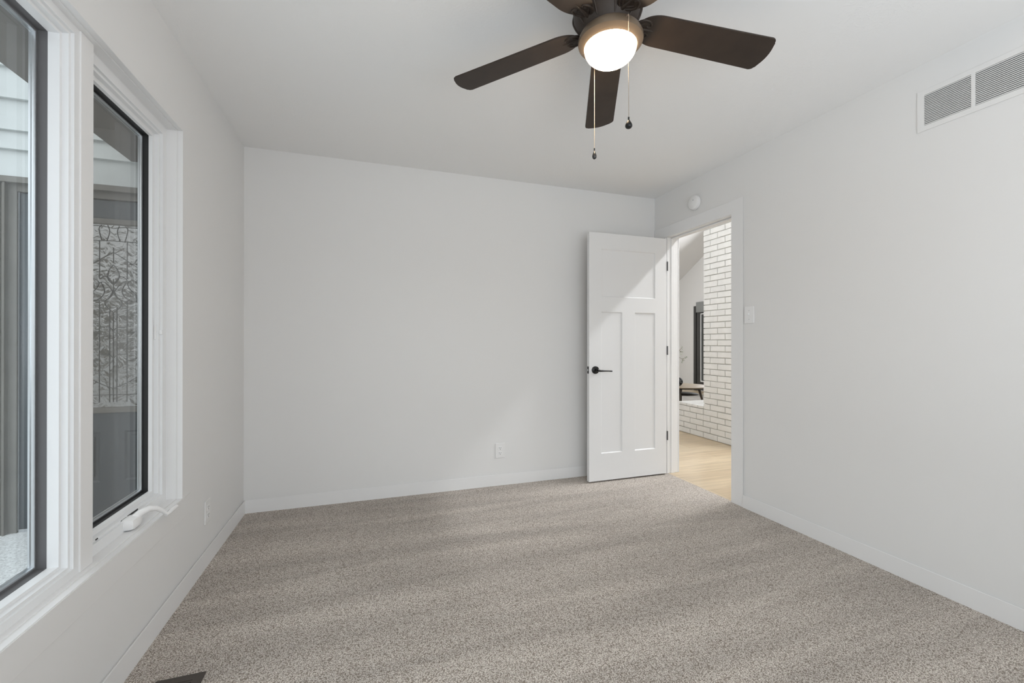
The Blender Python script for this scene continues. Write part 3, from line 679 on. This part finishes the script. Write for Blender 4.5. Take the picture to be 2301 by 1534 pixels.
bm = B(); lathe(bm, [(0.0, 0.276), (0.262, 0.276), (0.272, 0.283), (0.262, 0.289), (0.0, 0.289)], tc0.x, tc0.y, 40); make('lower_shelf', bm, M_walnut, tb, smooth=True)
# woven ball
bc = lf(2.665, 7.02, 0.424 + 0.073)
wb = thing('woven_ball', (bc.x, bc.y, 0.424), 'black woven openwork ball sitting on the round coffee table', 'decorative ball')
bm = B(); R_ = 0.069
for k in range(26):
    ax = Vector((random.gauss(0, 1), random.gauss(0, 1), random.gauss(0, 1))).normalized(); u = ax.orthogonal().normalized(); w_ = ax.cross(u)
    rr = R_ * random.uniform(0.96, 1.0)
    pts = [bc + (u * math.cos(2 * PI * q / 28) + w_ * math.sin(2 * PI * q / 28)) * rr for q in range(29)]
    tube(bm, pts, 0.0042, 6, cap=False)
make('woven_strips', bm, M_black, wb, smooth=True)
bm = B(); bmesh.ops.create_icosphere(bm, subdivisions=3, radius=0.052, matrix=Matrix.Translation(bc)); make('inner_ball', bm, M_plate, wb, smooth=True)
# vase with dried branches
vc = lf(2.50, 7.22, 0.424)
vs_ = thing('branch_vase', (vc.x, vc.y, 0.424), 'vase of thin dried branches on the coffee table, mostly behind the door jamb', 'vase')
bm = B(); lathe(bm, [(0.0, 0.4245), (0.035, 0.4245), (0.052, 0.47), (0.055, 0.51), (0.042, 0.56), (0.022, 0.60), (0.024, 0.62), (0.018, 0.62), (0.016, 0.60), (0.0, 0.59)], vc.x, vc.y, 28); make('vase_body', bm, M_vase, vs_, smooth=True)
def px(u, v, d):   # point seen along (u, v) of the photograph's frame at depth d, in metres of the room
    l = (u - CX) / F_PX * d; return lf(l, d, CAM_Z + (768.2 - v) / F_PX * d)
BR = [[(1505, 835), (1510, 812), (1517, 801), (1526, 802), (1533, 806)], [(1505, 835), (1512, 806), (1519, 791), (1526, 787), (1530, 784)],
      [(1526, 787), (1532, 791)], [(1529, 785), (1533, 780)], [(1533, 806), (1535, 811)], [(1533, 806), (1540, 804)]]
bm = B()
for b_ in BR: tube(bm, [px(u, v, 7.22 + 0.01 * i) for i, (u, v) in enumerate(b_)], 0.0030, 6)
tube(bm, [px(1505, 835, 7.22), Vector((vc.x, vc.y, 0.595))], 0.003, 6)
brn = make('branch', bm, M_twig, vs_, smooth=True)
for (u, v) in ((1531, 779), (1534, 783), (1529, 790), (1532, 795), (1534, 789), (1520, 793), (1533, 811), (1537, 809), (1540, 803), (1543, 802), (1532, 814), (1535, 806)):
    bm = B(); p = px(u, v, 7.25)
    for q in range(5):
        bmesh.ops.create_icosphere(bm, subdivisions=1, radius=0.0065, matrix=Matrix.Translation(p + Vector((random.uniform(-1, 1), random.uniform(-1, 1), random.uniform(-1, 1))) * 0.011))
    make('blossom', bm, M_blossom, brn, smooth=True)
# rug under the table
bm = B(); rcn = lf(2.2, 8.1)
vs = [bm.verts.new(lf(l, d, z)) for z in (0.0005, 0.006) for l, d in ((0.9, 6.2), (3.6, 6.3), (4.75, 9.4), (1.2, 9.0))]
for f_ in ((0, 1, 2, 3), (4, 5, 6, 7), (0, 1, 5, 4), (1, 2, 6, 5), (2, 3, 7, 6), (3, 0, 4, 7)): bm.faces.new([vs[i] for i in f_])
o = make('area_rug', bm, M_rug); o['label'] = 'pale woven area rug on the living room floor under the coffee table'; o['category'] = 'rug'

# ------------------------------------------------------------------ outdoors, seen through the left windows
YE = 3.460
bm = B(); box(bm, -14, XL - WT, -14, YE + 0.2, -0.15, -0.03); struct('floor_porch', bm, M_ground)
bm = B(); box(bm, -1.45, XL - WT, -1.2, YE - 0.012, 2.31, 2.36); box(bm, -1.462, -1.45, -1.2, YE - 0.012, 2.31, 2.50)
struct('soffit', bm, M_soffit)
DXA, DXB = -2.035, -1.105      # entry door
bm = B()
box(bm, -3.6, DXA - 0.055, YE + 0.03, YE + 0.15, -0.03, 2.9); box(bm, DXA - 0.055, DXB + 0.055, YE + 0.03, YE + 0.15, 2.10, 2.9); box(bm, DXB + 0.055, XL - WT, YE + 0.03, YE + 0.15, -0.03, 2.9)
box(bm, -3.6, XL - WT, YE + 0.03, YE + 0.15, 2.9, 3.8)
def lap(bm, x0, x1, z0, z1):
    vs = [bm.verts.new(p) for p in ((x0, YE - 0.020, z0), (x1, YE - 0.020, z0), (x1, YE + 0.003, z1), (x0, YE + 0.003, z1), (x0, YE + 0.03, z0), (x1, YE + 0.03, z0), (x1, YE + 0.03, z1), (x0, YE + 0.03, z1))]
    for f_ in ((0, 1, 2, 3), (4, 5, 6, 7), (0, 1, 5, 4), (2, 3, 7, 6), (0, 3, 7, 4), (1, 2, 6, 5)): bm.faces.new([vs[i] for i in f_])
z = 2.423
while z < 3.7: lap(bm, -3.6, XL - WT, z, z + 0.192); z += 0.192
lap(bm, -3.6, XL - WT, 2.307, 2.423); lap(bm, -3.6, XL - WT, 2.142, 2.307)
z = 2.142 - 0.192
while z > -0.2: lap(bm, -3.6, -2.24, max(z, -0.03), z + 0.192); lap(bm, DXB + 0.14, XL - WT, max(z, -0.03), z + 0.192); z -= 0.192
struct('wall_entry', bm, M_siding)
bm = B()    # entry door surround: head, jambs, stepped mouldings
box(bm, -2.24, DXB + 0.14, YE - 0.022, YE + 0.03, 2.105, 2.142, 0.002)
box(bm, -2.24, -2.104, YE - 0.014, YE + 0.03, -0.03, 2.105, 0.003)
box(bm, -2.092, -2.080, YE - 0.018, YE + 0.03, -0.03, 2.105, 0.003)
box(bm, -2.104, -2.092, YE - 0.006, YE + 0.03, -0.03, 2.105)
box(bm, -2.080, DXA - 0.004, YE + 0.012, YE + 0.05, -0.03, 2.105)
box(bm, DXB + 0.004, DXB + 0.14, YE - 0.014, YE + 0.05, -0.03, 2.105, 0.003)
box(bm, -2.04, DXB + 0.01, YE + 0.012, YE + 0.05, 2.06, 2.105)
struct('trim_7', bm, M_taupe)
bm = B(); box(bm, DXA - 0.004, DXA + 0.001, YE + 0.020, YE + 0.05, -0.02, 2.06); box(bm, DXA, DXB, YE + 0.02, YE + 0.1, -0.03, -0.012)
struct('trim_8', bm, M_alu)
GX0, GX1, GZ0, GZ1 = -1.845, -1.295, 0.742, 1.905
dxs = [DXA, DXA + 0.12, GX0 - 0.02, -1.640, -1.508, GX1 + 0.02, DXB - 0.12, DXB]
dxs = sorted(set([DXA, -1.905, -1.865, -1.640, -1.513, -1.275, -1.235, DXB]))
bm = B()
dzs = [-0.010, 0.235, 0.560, GZ0 - 0.055, GZ1 + 0.025, 2.055]
door_slab(bm, DXA, DXB, YE + 0.028, YE + 0.072, -0.010, 2.055, dxs, dzs, [(-1.905, -1.640, 0.235, 0.560), (-1.513, -1.235, 0.235, 0.560)], 0.008, 0.012)
ed = struct('door_3', bm, M_greydoor)
bm = B()   # raised fields of the lower panels and frame round the glass
box(bm, -1.875, -1.670, YE + 0.026, YE + 0.036, 0.268, 0.527, 0.004); box(bm, -1.483, -1.265, YE + 0.026, YE + 0.036, 0.268, 0.527, 0.004)
make('raised_panel', bm, M_greydoor, ed)
def ring_xz(bm, x0, x1, z0, z1, w_, ya, yb_, bev=0.003):
    box(bm, x0, x0 + w_, ya, yb_, z0, z1, bev); box(bm, x1 - w_, x1, ya, yb_, z0, z1, bev); box(bm, x0 + w_, x1 - w_, ya, yb_, z0, z0 + w_, bev); box(bm, x0 + w_, x1 - w_, ya, yb_, z1 - w_, z1, bev)
bm = B(); ring_xz(bm, GX0 - 0.045, GX1 + 0.045, GZ0 - 0.062, GZ1 + 0.03, 0.035, YE + 0.012, YE + 0.03, 0.005); ring_xz(bm, GX0 - 0.02, GX1 + 0.02, GZ0 - 0.037, GZ1 + 0.005, 0.014, YE + 0.018, YE + 0.03, 0.003)
o = make('glass_frame', bm, M_taupe, ed)
bm = B(); box(bm, GX0 - 0.008, GX1 + 0.008, YE + 0.022, YE + 0.029, GZ0 - 0.025, GZ1 - 0.006); lg = make('leaded_glass', bm, M_leaded, ed); lg['label'] = 'bevelled leaded glass lite with a floral came pattern'
bm = B(); CXM = -1.570; yc = YE + 0.021; rc = 0.0023
def came(pts, mirror=True, r=rc):
    def sm(p):
        out = []
        for i in range(len(p) - 1):
            p0, p1, p2, p3 = p[max(i - 1, 0)], p[i], p[i + 1], p[min(i + 2, len(p) - 1)]
            for k in range(6):
                t = k / 6.0
                out.append(tuple(0.5 * ((2 * p1[j]) + (-p0[j] + p2[j]) * t + (2 * p0[j] - 5 * p1[j] + 4 * p2[j] - p3[j]) * t * t + (-p0[j] + 3 * p1[j] - 3 * p2[j] + p3[j]) * t ** 3) for j in (0, 1)))
        out.append(p[-1]); return out
    q = sm(pts) if len(pts) > 2 else pts
    for sg in ((1, -1) if mirror else (1,)):
        tube(bm, [(CXM + sg * a, yc, z_) for a, z_ in q], r, 6)
def zz(v): return 1.1404 - (v - 768.2) * 2.77 / 967.0       # heights read off the glass
def xx(u): return (u - 250.5) * 0.2215 / 96.0
for a in (0.034, 0.072):                 # long vertical cames
    came([(a * 0.55 if a < 0.05 else a, zz(905)), (a * 0.55 if a < 0.05 else a, zz(690 if a < 0.05 else 676))])
came([(0, zz(905)), (0, zz(702))], False)
came([(0.072, zz(625)), (0.072, zz(540))]); came([(0.0, zz(590)), (0.0, zz(555))], False); came([(0, zz(650)), (0, zz(626))], False)
came([(0.15, zz(905)), (0.15, zz(690))]); came([(0.235, GZ1 - 0.02), (0.235, GZ0)])
came([(0, zz(657)), (0.018, zz(668)), (0.044, zz(677)), (0.034, zz(690)), (0, zz(702))])                 # diamond-like shield
came([(0, zz(657)), (0.03, zz(640)), (0.05, zz(634)), (0.075, zz(636))]); came([(0, zz(650)), (0.022, zz(668)), (0.05, zz(676)), (0.085, zz(674))])
came([(0.063, zz(636)), (0.046, zz(652)), (0.058, zz(666)), (0.09, zz(675)), (0.12, zz(676)), (0.118, zz(662)), (0.09, zz(650)), (0.075, zz(636)), (0.10, zz(628)), (0.135, zz(636)), (0.16, zz(655))])
came([(0, zz(640)), (0.018, zz(628)), (0.035, zz(620)), (0.055, zz(622)), (0.072, zz(628))])
came([(0, zz(594)), (0.020, zz(604)), (0.030, zz(618)), (0.022, zz(630)), (0.008, zz(637))])       # bud
came([(0.16, zz(655)), (0.21, zz(640)), (0.235, zz(600))]); came([(0.12, zz(676)), (0.17, zz(690)), (0.235, zz(680))])
for v in (736, 798):
    came([(0.072, zz(v - 2)), (0.036, zz(v - 1)), (0.020, zz(v)), (0, zz(v + 7))]); came([(0.072, zz(v + 14)), (0.11, zz(v + 10)), (0.15, zz(v + 2))])
came([(0, zz(874)), (0.07, zz(862)), (0.15, zz(843)), (0.235, zz(822))])
came([(0, zz(888)), (0.27, zz(888))]); came([(0.018, zz(888)), (0.018, zz(903))])
came([(0, zz(566)), (0.05, zz(578)), (0.11, zz(594)), (0.235, zz(620))]); came([(0.0, zz(540)), (0.09, zz(541)), (0.235, zz(541))])
came([(0.03, zz(505)), (0.02, zz(520)), (0.035, zz(541))]); came([(0.06, zz(505)), (0.075, zz(515)), (0.06, zz(541))]); came([(0, zz(512)), (0.06, zz(508)), (0.235, zz(507))])
make('came', bm, M_came, lg, smooth=True)
bm = B(); hxe = -1.955
box(bm, hxe - 0.022, hxe + 0.022, YE + 0.018, YE + 0.028, 0.80, 1.08, 0.006)
tube(bm, [(hxe, YE + 0.02, 1.03), (hxe, YE - 0.02, 1.01), (hxe, YE - 0.028, 0.93), (hxe, YE - 0.02, 0.85), (hxe, YE + 0.02, 0.83)], 0.008, 10)
make('door_handle', bm, M_brass, ed, smooth=True)
